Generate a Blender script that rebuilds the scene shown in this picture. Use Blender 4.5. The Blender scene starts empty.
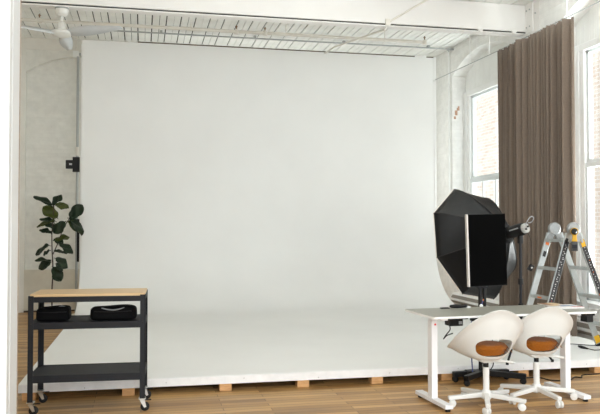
import bpy, bmesh, math, random
from mathutils import Vector, Matrix, Euler
R = math.radians
PI = math.pi
random.seed(7)
SC = bpy.context.scene
COL = SC.collection

# ------------------------------------------------------------------ materials
def mat(name, color, rough=.5, metal=0., spec=.5, noise=None, bump=None, emit=None, sheen=0., coat=0.):
    """noise=(scale, amount, detail): mottles the base colour; bump=(scale, strength)"""
    m = bpy.data.materials.new(name); m.use_nodes = True
    nt = m.node_tree; b = nt.nodes['Principled BSDF']
    b.inputs['Base Color'].default_value = (*color, 1)
    b.inputs['Roughness'].default_value = rough
    b.inputs['Metallic'].default_value = metal
    b.inputs['Specular IOR Level'].default_value = spec
    if sheen: b.inputs['Sheen Weight'].default_value = sheen
    if coat: b.inputs['Coat Weight'].default_value = coat
    tc = nt.nodes.new('ShaderNodeTexCoord')
    if noise is None: noise = (6., .06, 3.)
    n = nt.nodes.new('ShaderNodeTexNoise'); n.inputs['Scale'].default_value = noise[0]; n.inputs['Detail'].default_value = noise[2]
    nt.links.new(tc.outputs['Object'], n.inputs['Vector'])
    r = nt.nodes.new('ShaderNodeMapRange'); r.inputs[1].default_value = .3; r.inputs[2].default_value = .7
    r.inputs[3].default_value = 1 - noise[1]; r.inputs[4].default_value = 1 + noise[1] * .6
    nt.links.new(n.outputs['Fac'], r.inputs[0])
    mx = nt.nodes.new('ShaderNodeVectorMath'); mx.operation = 'SCALE'
    mx.inputs[0].default_value = color
    nt.links.new(r.outputs[0], mx.inputs['Scale'])
    nt.links.new(mx.outputs[0], b.inputs['Base Color'])
    if bump:
        n2 = nt.nodes.new('ShaderNodeTexNoise'); n2.inputs['Scale'].default_value = bump[0]; n2.inputs['Detail'].default_value = 4
        nt.links.new(tc.outputs['Object'], n2.inputs['Vector'])
        bp = nt.nodes.new('ShaderNodeBump'); bp.inputs['Strength'].default_value = bump[1]; bp.inputs['Distance'].default_value = .01
        nt.links.new(n2.outputs['Fac'], bp.inputs['Height']); nt.links.new(bp.outputs[0], b.inputs['Normal'])
    if emit:
        b.inputs['Emission Color'].default_value = (*color, 1); b.inputs['Emission Strength'].default_value = emit
    return m

def brick_mat(name, c1, c2, mortar, plane, bw=.21, bh=.07, ms=.006, rough=.6, strength=.5, dist=.006):
    m = bpy.data.materials.new(name); m.use_nodes = True
    nt = m.node_tree; b = nt.nodes['Principled BSDF']; b.inputs['Roughness'].default_value = rough
    b.inputs['Specular IOR Level'].default_value = .3
    g = nt.nodes.new('ShaderNodeNewGeometry'); sp = nt.nodes.new('ShaderNodeSeparateXYZ'); cb = nt.nodes.new('ShaderNodeCombineXYZ')
    nt.links.new(g.outputs['Position'], sp.inputs[0])
    nt.links.new(sp.outputs['X' if plane == 'XZ' else 'Y'], cb.inputs[0]); nt.links.new(sp.outputs['Z'], cb.inputs[1])
    t = nt.nodes.new('ShaderNodeTexBrick')
    t.inputs['Scale'].default_value = 1; t.inputs['Brick Width'].default_value = bw; t.inputs['Row Height'].default_value = bh
    t.inputs['Mortar Size'].default_value = ms; t.inputs['Mortar Smooth'].default_value = .4; t.inputs['Bias'].default_value = 0
    t.inputs['Color1'].default_value = (*c1, 1); t.inputs['Color2'].default_value = (*c2, 1); t.inputs['Mortar'].default_value = (*mortar, 1)
    nt.links.new(cb.outputs[0], t.inputs['Vector'])
    n = nt.nodes.new('ShaderNodeTexNoise'); n.inputs['Scale'].default_value = 9; n.inputs['Detail'].default_value = 5
    nt.links.new(g.outputs['Position'], n.inputs['Vector'])
    r = nt.nodes.new('ShaderNodeMapRange'); r.inputs[1].default_value = .3; r.inputs[2].default_value = .7; r.inputs[3].default_value = .93; r.inputs[4].default_value = 1.04
    nt.links.new(n.outputs['Fac'], r.inputs[0])
    mx = nt.nodes.new('ShaderNodeVectorMath'); mx.operation = 'SCALE'
    nt.links.new(t.outputs['Color'], mx.inputs[0]); nt.links.new(r.outputs[0], mx.inputs['Scale']); nt.links.new(mx.outputs[0], b.inputs['Base Color'])
    ad = nt.nodes.new('ShaderNodeMath'); ad.operation = 'MULTIPLY_ADD'; ad.inputs[1].default_value = .12
    inv = nt.nodes.new('ShaderNodeMath'); inv.operation = 'SUBTRACT'; inv.inputs[0].default_value = 1
    nt.links.new(t.outputs['Fac'], inv.inputs[1]); nt.links.new(n.outputs['Fac'], ad.inputs[0]); nt.links.new(inv.outputs[0], ad.inputs[2])
    bp = nt.nodes.new('ShaderNodeBump'); bp.inputs['Strength'].default_value = strength; bp.inputs['Distance'].default_value = dist
    nt.links.new(ad.outputs[0], bp.inputs['Height']); nt.links.new(bp.outputs[0], b.inputs['Normal'])
    return m

def wood_floor():
    m = bpy.data.materials.new('oak_floor'); m.use_nodes = True
    nt = m.node_tree; b = nt.nodes['Principled BSDF']
    b.inputs['Specular IOR Level'].default_value = .25
    g = nt.nodes.new('ShaderNodeNewGeometry')
    t = nt.nodes.new('ShaderNodeTexBrick'); t.offset = .37; t.offset_frequency = 2
    t.inputs['Scale'].default_value = 1; t.inputs['Brick Width'].default_value = 1.05; t.inputs['Row Height'].default_value = .083
    t.inputs['Mortar Size'].default_value = .0024; t.inputs['Mortar Smooth'].default_value = .2; t.inputs['Bias'].default_value = 0
    t.inputs['Color1'].default_value = (0, 0, 0, 1); t.inputs['Color2'].default_value = (1, 1, 1, 1); t.inputs['Mortar'].default_value = (.5, .5, .5, 1)
    nt.links.new(g.outputs['Position'], t.inputs['Vector'])
    # grain, stretched along the boards (X)
    mp = nt.nodes.new('ShaderNodeMapping'); mp.inputs['Scale'].default_value = (1.6, 26, 1)
    nt.links.new(g.outputs['Position'], mp.inputs['Vector'])
    n = nt.nodes.new('ShaderNodeTexNoise'); n.inputs['Scale'].default_value = 1.6; n.inputs['Detail'].default_value = 6; n.inputs['Distortion'].default_value = .5
    nt.links.new(mp.outputs[0], n.inputs['Vector'])
    mp2 = nt.nodes.new('ShaderNodeMapping'); mp2.inputs['Scale'].default_value = (.55, 2.2, 1)
    nt.links.new(g.outputs['Position'], mp2.inputs['Vector'])
    n2 = nt.nodes.new('ShaderNodeTexNoise'); n2.inputs['Scale'].default_value = 1.1; n2.inputs['Detail'].default_value = 5
    nt.links.new(mp2.outputs[0], n2.inputs['Vector'])
    a1 = nt.nodes.new('ShaderNodeMath'); a1.operation = 'MULTIPLY'; a1.inputs[1].default_value = .36
    nt.links.new(t.outputs['Color'], a1.inputs[0])
    a2 = nt.nodes.new('ShaderNodeMath'); a2.operation = 'MULTIPLY_ADD'; a2.inputs[1].default_value = .55
    nt.links.new(n.outputs['Fac'], a2.inputs[0]); nt.links.new(a1.outputs[0], a2.inputs[2])
    cr = nt.nodes.new('ShaderNodeValToRGB'); e = cr.color_ramp
    e.elements[0].position = .18; e.elements[0].color = (.17, .078, .024, 1)
    e.elements[1].position = .66; e.elements[1].color = (.62, .385, .160, 1)
    k = e.elements.new(.40); k.color = (.41, .228, .078, 1)
    nt.links.new(a2.outputs[0], cr.inputs[0])
    # worn grey patches
    cr2 = nt.nodes.new('ShaderNodeValToRGB'); cr2.color_ramp.elements[0].position = .50; cr2.color_ramp.elements[1].position = .66
    nt.links.new(n2.outputs['Fac'], cr2.inputs[0])
    sc = nt.nodes.new('ShaderNodeMath'); sc.operation = 'MULTIPLY'; sc.inputs[1].default_value = .40
    nt.links.new(cr2.outputs[0], sc.inputs[0])
    mx = nt.nodes.new('ShaderNodeMix'); mx.data_type = 'RGBA'
    nt.links.new(sc.outputs[0], mx.inputs[0]); nt.links.new(cr.outputs[0], mx.inputs[6]); mx.inputs[7].default_value = (.22, .155, .105, 1)
    mm = nt.nodes.new('ShaderNodeMix'); mm.data_type = 'RGBA'; mm.inputs[7].default_value = (.07, .04, .02, 1)
    nt.links.new(t.outputs['Fac'], mm.inputs[0]); nt.links.new(mx.outputs[2], mm.inputs[6])
    nt.links.new(mm.outputs[2], b.inputs['Base Color'])
    rr = nt.nodes.new('ShaderNodeMapRange'); rr.inputs[3].default_value = .28; rr.inputs[4].default_value = .5
    nt.links.new(n.outputs['Fac'], rr.inputs[0]); nt.links.new(rr.outputs[0], b.inputs['Roughness'])
    bp = nt.nodes.new('ShaderNodeBump'); bp.inputs['Strength'].default_value = .2; bp.inputs['Distance'].default_value = .003
    inv = nt.nodes.new('ShaderNodeMath'); inv.operation = 'SUBTRACT'; inv.inputs[0].default_value = 1
    nt.links.new(t.outputs['Fac'], inv.inputs[1]); nt.links.new(inv.outputs[0], bp.inputs['Height']); nt.links.new(bp.outputs[0], b.inputs['Normal'])
    return m

def grain_mat(name, c1, c2, sc=(2, 40, 40), rough=.45):
    m = bpy.data.materials.new(name); m.use_nodes = True
    nt = m.node_tree; b = nt.nodes['Principled BSDF']; b.inputs['Roughness'].default_value = rough
    tc = nt.nodes.new('ShaderNodeTexCoord'); mp = nt.nodes.new('ShaderNodeMapping'); mp.inputs['Scale'].default_value = sc
    nt.links.new(tc.outputs['Object'], mp.inputs['Vector'])
    n = nt.nodes.new('ShaderNodeTexNoise'); n.inputs['Scale'].default_value = 1.2; n.inputs['Detail'].default_value = 5
    nt.links.new(mp.outputs[0], n.inputs['Vector'])
    cr = nt.nodes.new('ShaderNodeValToRGB'); cr.color_ramp.elements[0].position = .3; cr.color_ramp.elements[1].position = .7
    cr.color_ramp.elements[0].color = (*c1, 1); cr.color_ramp.elements[1].color = (*c2, 1)
    nt.links.new(n.outputs['Fac'], cr.inputs[0]); nt.links.new(cr.outputs[0], b.inputs['Base Color'])
    return m

def glass_mat():
    m = bpy.data.materials.new('window_glass'); m.use_nodes = True
    nt = m.node_tree; nt.nodes.remove(nt.nodes['Principled BSDF'])
    o = nt.nodes['Material Output']
    tr = nt.nodes.new('ShaderNodeBsdfTransparent'); tr.inputs[0].default_value = (.96, .98, .97, 1)
    gl = nt.nodes.new('ShaderNodeBsdfGlossy'); gl.inputs['Roughness'].default_value = .02
    n = nt.nodes.new('ShaderNodeTexNoise'); n.inputs['Scale'].default_value = .8
    bp = nt.nodes.new('ShaderNodeBump'); bp.inputs['Strength'].default_value = .02
    nt.links.new(n.outputs['Fac'], bp.inputs['Height']); nt.links.new(bp.outputs[0], gl.inputs['Normal'])
    mx = nt.nodes.new('ShaderNodeMixShader')
    mx.inputs[0].default_value = .06; nt.links.new(tr.outputs[0], mx.inputs[1]); nt.links.new(gl.outputs[0], mx.inputs[2])
    nt.links.new(mx.outputs[0], o.inputs[0])
    return m

M = {}
M['floor'] = wood_floor()
M['cyc'] = mat('cyclorama_paint', (.835, .845, .835), .55, spec=.3, noise=(1.5, .02, 3))
M['fascia'] = mat('fascia_paint', (.83, .83, .83), .5, noise=(14, .06, 5))
M['block'] = grain_mat('pine_block', (.52, .27, .10), (.66, .38, .17), (14, 14, 60), .6)
M['dark_ply'] = grain_mat('plywood_edge', (.035, .026, .022), (.13, .075, .045), (3, 30, 30), .7)
M['ceil'] = mat('ceiling_paint', (.87, .875, .85), .6, noise=(4, .08, 5))
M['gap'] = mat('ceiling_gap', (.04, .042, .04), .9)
M['beam'] = mat('beam_paint', (.83, .82, .80), .5, noise=(2, .03, 4))
M['brick_back'] = brick_mat('white_brick_back', (.80, .80, .755), (.765, .765, .72), (.775, .775, .73), 'XZ', strength=.7)
M['plaster'] = mat('white_plaster', (.78, .77, .72), .6, noise=(5, .05, 5), bump=(20, .15))
M['dado'] = mat('cream_dado_plaster', (.64, .61, .52), .6, noise=(5, .07, 5), bump=(20, .15))
M['brick_right'] = brick_mat('white_brick_right', (.88, .88, .86), (.86, .86, .84), (.85, .85, .83), 'YZ', strength=.6)
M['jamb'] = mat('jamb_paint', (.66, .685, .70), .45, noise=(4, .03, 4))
M['white'] = mat('white_gloss_paint', (.86, .87, .86), .4, noise=(4, .03, 4))
M['bead'] = mat('beadboard_paint', (.84, .85, .83), .45, noise=(4, .04, 4))
M['sash'] = mat('sash_paint', (.74, .78, .79), .4, noise=(5, .03, 4))
M['glass'] = glass_mat()
M['ext_brick'] = brick_mat('pale_brick_outside', (.315, .235, .195), (.385, .32, .28), (.385, .355, .33), 'YZ', .24, .085, .012, strength=.4)
M['door_edge'] = mat('raw_door_edge', (.36, .28, .22), .7, noise=(40, .2, 4))
M['curtain'] = mat('brown_curtain', (.195, .152, .120), .85, spec=.15, noise=(60, .10, 3), sheen=.25)
M['dark_metal'] = mat('charcoal_powder_coat', (.021, .022, .026), .55, spec=.18, noise=(30, .06, 3))
M['butcher'] = grain_mat('bamboo_top', (.60, .40, .20), (.74, .54, .31), (2, 46, 30), .4)
M['bag'] = mat('black_nylon', (.0025, .0025, .003), .75, spec=.12, noise=(60, .25, 3), bump=(60, .3))
M['zip'] = mat('grey_webbing', (.30, .31, .32), .6)
M['rubber'] = mat('black_rubber', (.007, .007, .008), .6, spec=.3)
M['black'] = mat('black_plastic', (.005, .005, .0055), .45, spec=.3)
M['black_matte'] = mat('black_screen', (.0006, .0006, .0006), .55, spec=.03)
M['chrome'] = mat('zinc_steel', (.75, .76, .76), .28, metal=.9)
M['alu'] = mat('brushed_aluminium', (.46, .485, .48), .40, metal=.6, noise=(20, .08, 4))
M['alu_hinge'] = mat('grey_cast_hinge', (.33, .34, .34), .45, metal=.5, noise=(30, .12, 3))
M['silver'] = mat('silver_plastic', (.62, .58, .55), .3, metal=.5)
M['chair'] = mat('white_chair_shell', (.69, .70, .685), .42, noise=(2, .02, 2))
M['chair_base'] = mat('white_chair_base', (.72, .72, .70), .38, noise=(3, .02, 2))
M['cushion'] = mat('ochre_cushion', (.31, .095, .006), .75, spec=.2, noise=(50, .12, 4), sheen=.1)
M['desk_top'] = mat('grey_beige_desk_top', (.31, .31, .27), .42, noise=(3, .02, 2))
M['desk_edge'] = mat('white_desk_edge', (.84, .84, .83), .4)
M['desk_leg'] = mat('white_desk_steel', (.83, .83, .85), .35, noise=(3, .02, 2))
M['red'] = mat('red_dot', (.75, .03, .02), .4)
M['orange'] = mat('orange_sticker', (.85, .20, .03), .5)
M['yellow'] = mat('yellow_plastic', (.72, .40, .008), .45)
M['label'] = mat('black_ladder_label', (.02, .02, .022), .5)
M['labelw'] = mat('white_print', (.55, .55, .55), .5)
M['softbox'] = mat('softbox_fabric', (.006, .0063, .007), .45, spec=.3, noise=(14, .25, 4), bump=(4, 1.0))
M['piping'] = mat('softbox_piping', (.006, .006, .007), .5)
M['diffuser'] = mat('softbox_diffuser', (.85, .85, .83), .7)
M['rim'] = mat('softbox_pale_rim', (.72, .66, .60), .6)
M['pipe'] = mat('cream_pipe_paint', (.76, .73, .67), .45)
M['conduit'] = mat('galvanised_conduit', (.42, .44, .44), .45, metal=.4)
M['brass'] = mat('brass_sprinkler', (.30, .19, .11), .4, metal=.7)
M['fan'] = mat('fan_enamel', (.74, .74, .71), .35)
M['blade'] = mat('fan_blade_enamel', (.62, .65, .67), .4)
M['leaf'] = mat('fig_leaf', (.010, .024, .009), .45, spec=.3, noise=(12, .25, 4), bump=(14, .5))
M['leaf_light'] = mat('fig_leaf_young', (.050, .066, .010), .45, spec=.3, noise=(12, .25, 4), bump=(14, .5))
M['trunk'] = mat('fig_trunk', (.060, .036, .030), .8, noise=(30, .25, 4))
M['pot'] = mat('white_ceramic_pot', (.72, .70, .66), .4)
M['soil'] = mat('potting_soil', (.05, .035, .025), .95, noise=(60, .4, 4))
M['heater'] = mat('heater_enamel', (.78, .77, .75), .4)
M['slot'] = mat('heater_slot', (.23, .20, .17), .6)
M['paper'] = mat('magazine_paper', (.78, .76, .74), .5)
M['mag_blue'] = mat('magazine_blue', (.20, .26, .40), .45)
M['mag_tan'] = mat('magazine_tan', (.62, .45, .26), .45)
M['mag_brown'] = mat('magazine_brown', (.30, .13, .05), .45)
M['mag_pink'] = mat('magazine_pink', (.62, .30, .30), .45)
M['ink'] = mat('blue_pen', (.05, .07, .22), .4)

# ------------------------------------------------------------------ mesh builder
class MB:
    def __init__(s): s.v = []; s.f = []; s.mi = []; s.cur = 0
    def add(s, vs, fs, mi=None):
        o = len(s.v); s.v += [tuple(v) for v in vs]
        for f in fs: s.f.append(tuple(o + i for i in f)); s.mi.append(s.cur if mi is None else mi)
        return s
    def box(s, x0, x1, y0, y1, z0, z1, mi=None, m=None):
        vs = [Vector((x, y, z)) for z in (z0, z1) for y in (y0, y1) for x in (x0, x1)]
        if m is not None: vs = [m @ v for v in vs]
        return s.add(vs, [(0, 2, 3, 1), (4, 5, 7, 6), (0, 1, 5, 4), (2, 6, 7, 3), (0, 4, 6, 2), (1, 3, 7, 5)], mi)
    def bar(s, a, b, w, h, up=(0, 0, 1), mi=None, w2=None, h2=None):
        """rectangular bar from a to b, w across, h along up"""
        a, b = Vector(a), Vector(b); d = (b - a).normalized(); u = Vector(up)
        x = d.cross(u).normalized(); u = x.cross(d).normalized()
        w2 = w if w2 is None else w2; h2 = h if h2 is None else h2
        vs = [a - x*w/2 - u*h/2, a + x*w/2 - u*h/2, a + x*w/2 + u*h/2, a - x*w/2 + u*h/2,
              b - x*w2/2 - u*h2/2, b + x*w2/2 - u*h2/2, b + x*w2/2 + u*h2/2, b - x*w2/2 + u*h2/2]
        return s.add(vs, [(0, 1, 2, 3), (7, 6, 5, 4), (0, 4, 5, 1), (1, 5, 6, 2), (2, 6, 7, 3), (3, 7, 4, 0)], mi)
    def tube(s, pts, r, n=12, mi=None, cap=True):
        pts = [Vector(p) for p in pts]; rs = r if isinstance(r, (list, tuple)) else [r] * len(pts)
        rings = []; prev = None
        for i, p in enumerate(pts):
            t = (pts[min(i + 1, len(pts) - 1)] - pts[max(i - 1, 0)]).normalized()
            if prev is None:
                a = Vector((0, 0, 1)) if abs(t.z) < .9 else Vector((1, 0, 0))
                x = t.cross(a).normalized()
            else:
                x = (prev - t * prev.dot(t)).normalized()
            prev = x; y = t.cross(x)
            rings.append([p + (x * math.cos(2*PI*k/n) + y * math.sin(2*PI*k/n)) * rs[i] for k in range(n)])
        vs = [v for g in rings for v in g]; fs = []
        for i in range(len(pts) - 1):
            for k in range(n):
                fs.append((i*n + k, i*n + (k+1) % n, (i+1)*n + (k+1) % n, (i+1)*n + k))
        if cap:
            fs.append(tuple(range(n - 1, -1, -1))); fs.append(tuple((len(pts)-1)*n + k for k in range(n)))
        return s.add(vs, fs, mi)
    def lathe(s, prof, c=(0, 0, 0), n=28, mi=None, m=None):
        """prof: list of (radius, z)"""
        c = Vector(c); vs = []; fs = []
        for (r, z) in prof:
            for k in range(n):
                v = Vector((r*math.cos(2*PI*k/n), r*math.sin(2*PI*k/n), z))
                vs.append((m @ v if m is not None else v) + c)
        for i in range(len(prof) - 1):
            for k in range(n): fs.append((i*n + k, i*n + (k+1) % n, (i+1)*n + (k+1) % n, (i+1)*n + k))
        fs.append(tuple(range(n - 1, -1, -1))); fs.append(tuple((len(prof)-1)*n + k for k in range(n)))
        return s.add(vs, fs, mi)
    def prism(s, poly, axis, a0, a1, mi=None):
        """poly: list of 2D points; extruded along axis ('x': poly is (y,z); 'y': (x,z); 'z': (x,y))"""
        def P(p, a): return {'x': (a, p[0], p[1]), 'y': (p[0], a, p[1]), 'z': (p[0], p[1], a)}[axis]
        n = len(poly); vs = [P(p, a0) for p in poly] + [P(p, a1) for p in poly]
        fs = [(i, (i+1) % n, n + (i+1) % n, n + i) for i in range(n)] + [tuple(range(n-1, -1, -1)), tuple(range(n, 2*n))]
        return s.add(vs, fs, mi)
    def build(s, name, mats, parent=None, bevel=0., smooth=False, solid=0., subd=0, loc=None):
        me = bpy.data.meshes.new(name); me.from_pydata(s.v, [], s.f)
        if not isinstance(mats, (list, tuple)): mats = [mats]
        for m in mats: me.materials.append(m)
        for p, i in zip(me.polygons, s.mi): p.material_index = min(i, len(mats) - 1)
        bm = bmesh.new(); bm.from_mesh(me); bmesh.ops.recalc_face_normals(bm, faces=bm.faces); bm.to_mesh(me); bm.free()
        if smooth:
            for p in me.polygons: p.use_smooth = True
            me.set_sharp_from_angle(angle=R(40))
        o = bpy.data.objects.new(name, me); COL.objects.link(o)
        if loc is not None: o.location = loc
        if parent is not None: o.parent = parent
        if solid:
            k = o.modifiers.new('solid', 'SOLIDIFY'); k.thickness = solid; k.offset = 0
        if bevel:
            k = o.modifiers.new('bevel', 'BEVEL'); k.width = bevel; k.segments = 2; k.limit_method = 'ANGLE'; k.angle_limit = R(40)
        if subd:
            k = o.modifiers.new('subd', 'SUBSURF'); k.levels = subd; k.render_levels = subd
        return o

def tag(o, label, cat, group=None):
    o['label'] = label; o['category'] = cat
    if group: o['group'] = group
    return o
def empty(name, loc=(0, 0, 0), rz=0):
    o = bpy.data.objects.new(name, None); COL.objects.link(o); o.location = loc; o.rotation_euler = (0, 0, rz); o.empty_display_size = .1
    return o
def structure(o, parent=None):
    o['kind'] = 'structure'; return o
def kids(o): return [c for c in bpy.data.objects if c.parent == o]
def copy_tree(o, parent=None):
    c = o.copy(); COL.objects.link(c)
    if parent is not None: c.parent = parent
    for ch in kids(o): copy_tree(ch, c)
    return c
def box(name, m, x0, x1, y0, y1, z0, z1, parent=None, bevel=0.):
    return MB().box(x0, x1, y0, y1, z0, z1).build(name, m, parent, bevel)
def smoothpath(pts, n=8):
    """Catmull-Rom through pts"""
    P = [Vector(p) for p in pts]; out = []
    for i in range(len(P) - 1):
        p0 = P[max(i-1, 0)]; p1 = P[i]; p2 = P[i+1]; p3 = P[min(i+2, len(P)-1)]
        for k in range(n):
            t = k / n
            out.append(.5*((2*p1) + (p2-p0)*t + (2*p0-5*p1+4*p2-p3)*t*t + (-p0+3*p1-3*p2+p3)*t**3))
    out.append(P[-1]); return out

# ------------------------------------------------------------------ the room
CEIL = 4.80
YB = 13.45          # back wall plane
XR = 5.60           # right wall plane
structure(box('floor', M['floor'], -3.4, 6.0, -2.0, 13.75, -.06, 0))

# ceiling: white planks running away from the camera, dark gaps between
cb = MB()
cb.box(-3.4, 6.0, -1.0, 13.75, CEIL + .09, CEIL + .14, 1)
x = -3.4 + .034
k = 0
while x < 5.98:
    w = .1135
    g = .018 if k % 2 == 0 else (.005 if k % 4 == 1 else .009)
    cb.box(x, min(x + w - g, 5.98), -1.0, 13.75, CEIL, CEIL + .02, 0)
    x += w; k += 1
structure(cb.build('ceiling', [M['ceil'], M['gap']]))

# steel-cased beam across the room, bottom flange hung under a strip coloured dark for the gap's shade
bb = MB()
bb.box(-3.4, 5.597, 9.87, 10.04, 4.398, CEIL - .002, 0)
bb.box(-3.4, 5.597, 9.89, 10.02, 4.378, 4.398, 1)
for xb in (3.43, 4.86, 5.40): bb.prism([(xb - .05, 4.412), (xb + .05, 4.412), (xb + .02, 4.358), (xb - .02, 4.358)], 'y', 9.862, 9.90, 0)
bb.box(-3.4, 5.585, 9.875, 10.03, 4.360, 4.378, 0)
structure(bb.build('trim_1', [M['beam'], M['gap']], bevel=.006))
# bearing plates of the beam on the right wall
pp = MB()
pp.box(5.592, 5.60, 9.50, 9.868, 3.9, CEIL - .002, 0)
pp.box(5.580, 5.60, 9.66, 9.868, 4.36, CEIL - .002, 0)
for (yy, zz) in ((9.74, 4.45), (9.74, 4.7), (9.83, 4.45), (9.83, 4.7), (9.58, 4.6)):
    pp.lathe([(.012, 0), (.012, .012), (.004, .016)], (5.582, yy, zz), 10, 1, Matrix.Rotation(-PI/2, 3, 'Y'))
structure(pp.build('trim_2', [M['beam'], M['conduit']], bevel=.003))

# back wall: brick field with a shallow blind arch, plaster pilaster, head band and cream dado
wb = MB()
wb.box(-3.4, 6.0, YB + .14, 13.75, 0, CEIL + .1, 0)
wb.box(-3.4, -2.005, YB, YB + .14, 0, CEIL + .05, 1)
wb.box(-2.15, -2.06, YB - .03, YB, 0, 4.61, 1)
wb.box(-2.0, 5.6, YB - .025, YB + .14, 4.60, CEIL + .05, 1)
def arch(cy, zs, zp, hw, n=24):
    """points of a segmental arch, left to right"""
    sag = zp - zs; rad = (hw*hw + sag*sag) / (2*sag); a = math.asin(hw / rad)
    return [(cy + rad*math.sin(-a + 2*a*i/n), zp - rad + rad*math.cos(-a + 2*a*i/n)) for i in range(n + 1)]
ap = arch(-.9, 4.21, 4.545, 1.10)
for i in range(len(ap) - 1):
    (a0, z0), (a1, z1) = ap[i], ap[i+1]
    wb.add([(a0, YB, z0), (a1, YB, z1), (a1, YB, 4.60), (a0, YB, 4.60), (a0, YB + .14, z0), (a1, YB + .14, z1)], [(0, 1, 2, 3), (0, 4, 5, 1)], 0)
wb.add([(-2.005, YB, 0), (-2.0, YB, 0), (-2.0, YB, 4.6), (-2.005, YB, 4.6)], [(0, 1, 2, 3)], 0)
wb.box(.2, 5.6, YB, YB + .14, 0, 4.60, 0)
wb.box(-2.06, .2, YB + .02, YB + .14, 0.0, .735, 2)
structure(wb.build('wall_back', [M['brick_back'], M['plaster'], M['dado']]))
structure(box('baseboard_back', M['dark_ply'], -2.0, -1.1, YB + .002, YB + .018, 0, .03))
structure(box('wall_far_left', M['plaster'], -3.55, -3.4, -1.0, 13.75, 0, CEIL + .1))

# right wall with two arched window recesses
T = .42             # wall thickness
W = [(6.68, 9.02), (10.22, 12.55)]     # recess y-range of window_2, window_1
wr = MB()
def wall_seg(y0, y1, z0, z1): wr.box(XR, XR + T, y0, y1, z0, z1, 0)
wall_seg(5.6, W[0][0], 0, CEIL + .1); wall_seg(-1.0, 2.6, 0, CEIL + .1); wall_seg(2.6, 5.6, 0, .45); wall_seg(2.6, 5.6, 4.3, CEIL + .1); wall_seg(W[0][1], W[1][0], 0, CEIL + .1); wall_seg(W[1][1], 13.75, 0, CEIL + .1)
for (y0, y1) in W:
    wall_seg(y0, y1, 0, .45)
    a = arch((y0 + y1)/2, 4.27, 4.56, (y1 - y0)/2)
    for i in range(len(a) - 1):
        (p0, z0), (p1, z1) = a[i], a[i+1]
        wr.add([(XR, p0, z0), (XR, p1, z1), (XR, p1, CEIL + .1), (XR, p0, CEIL + .1), (XR + T, p0, z0), (XR + T, p1, z1), (XR + T, p1, CEIL + .1), (XR + T, p0, CEIL + .1)],
               [(0, 1, 2, 3), (0, 4, 5, 1), (7, 6, 5, 4)], 0)
structure(wr.build('wall_right', M['brick_right']))
# exposed brick where the paint has come off on the far window reveals
for nm, yy, zz in (('trim_3', 12.545, 3.55), ('trim_4', 9.015, 3.62)):
    e = MB()
    for (dx, dz, w, h) in ((.05, .0, .05, .09), (.09, .09, .05, .05), (.03, -.07, .04, .05), (.11, .13, .03, .04)):
        e.box(XR + dx, XR + dx + w, yy - .004, yy + .02, zz + dz, zz + dz + h)
    structure(e.build(nm, mat('bare_brick', (.55, .34, .24), .8, noise=(30, .3, 4)), bevel=.004))

def window(name, y0, y1):
    """sash window in the recess y0..y1, with beadboard filling the arch above"""
    w = structure(empty(name, (XR + .25, (y0 + y1)/2, .45)))
    X0 = 0.; hy = (y1 - y0)/2
    # casing
    c = MB(); fo = hy - .115; ft = 3.98 - .45
    c.box(X0 - .03, .13, -hy + .002, -fo, 0, ft); c.box(X0 - .03, .13, fo, hy - .002, 0, ft)
    c.box(X0 - .01, .13, -fo, -fo + .10, 0, ft); c.box(X0 - .01, .13, fo - .10, fo, 0, ft)
    c.box(X0 - .02, .13, -hy + .002, hy - .002, ft - .10, ft); c.box(X0 - .22, .13, -hy + .002, hy - .002, 0, .06)
    c.build('window_frame', M['white'], w, bevel=.008)
    # beadboard in the arch
    b = MB(); a = arch(0, 4.27 - .45, 4.56 - .45, hy)
    n = 22
    for i in range(n):
        p0 = -hy + 2*hy*i/n + .003; p1 = -hy + 2*hy*(i+1)/n - .003; pm = (p0 + p1)/2
        j = min(range(len(a)), key=lambda q: abs(a[q][0] - pm)); zt = a[j][1]
        b.box(.012, .05, p0, p1, ft, zt + .03)
    b.box(.03, .06, -hy, hy, ft, 4.15 - .02)
    b.build('beadboard_panel', M['bead'], w, bevel=.002)
    # sashes
    gi = fo - .10; zr0 = 2.285 - .45; zr1 = 2.40 - .45; top = ft - .10
    u = MB(); u.box(.03, .075, -gi, -gi + .05, zr1, top); u.box(.03, .075, gi - .05, gi, zr1, top); u.box(.03, .075, -gi, gi, top - .045, top)
    u.box(.02, .08, -gi, gi, zr0 + .03, zr1)
    u.build('upper_sash', M['sash'], w, bevel=.004)
    l = MB(); l.box(.0, .05, -gi, -gi + .055, .06, zr0 + .06); l.box(.0, .05, gi - .055, gi, .06, zr0 + .06); l.box(-.005, .05, -gi, gi, zr0, zr0 + .07); l.box(.0, .05, -gi, gi, .06, .15)
    for q in (-.45, 0, .45): l.box(.005, .045, q*gi*1.1 - .016, q*gi*1.1 + .016, .15, zr0)
    l.build('lower_sash', M['sash'], w, bevel=.004)
    g = MB(); g.box(.05, .054, -gi + .04, gi - .04, zr1 - .01, top - .04); g.box(.022, .026, -gi + .05, gi - .05, .14, zr0 + .01)
    g.build('glass', M['glass'], w)
    return w
window('window_1', *W[1]); window('window_2', *W[0])

# near partition end on the far left of the view, seen as a white jamb
structure(box('wall_left', M['white'], -2.6, -.635, 3.70, 4.03, 0, CEIL + .05))
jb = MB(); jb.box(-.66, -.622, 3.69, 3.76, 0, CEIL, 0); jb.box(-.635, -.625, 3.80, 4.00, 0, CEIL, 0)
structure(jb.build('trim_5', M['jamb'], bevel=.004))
structure(box('trim_6', M['door_edge'], -.65, -.628, 4.032, 4.048, .0, CEIL))

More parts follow.
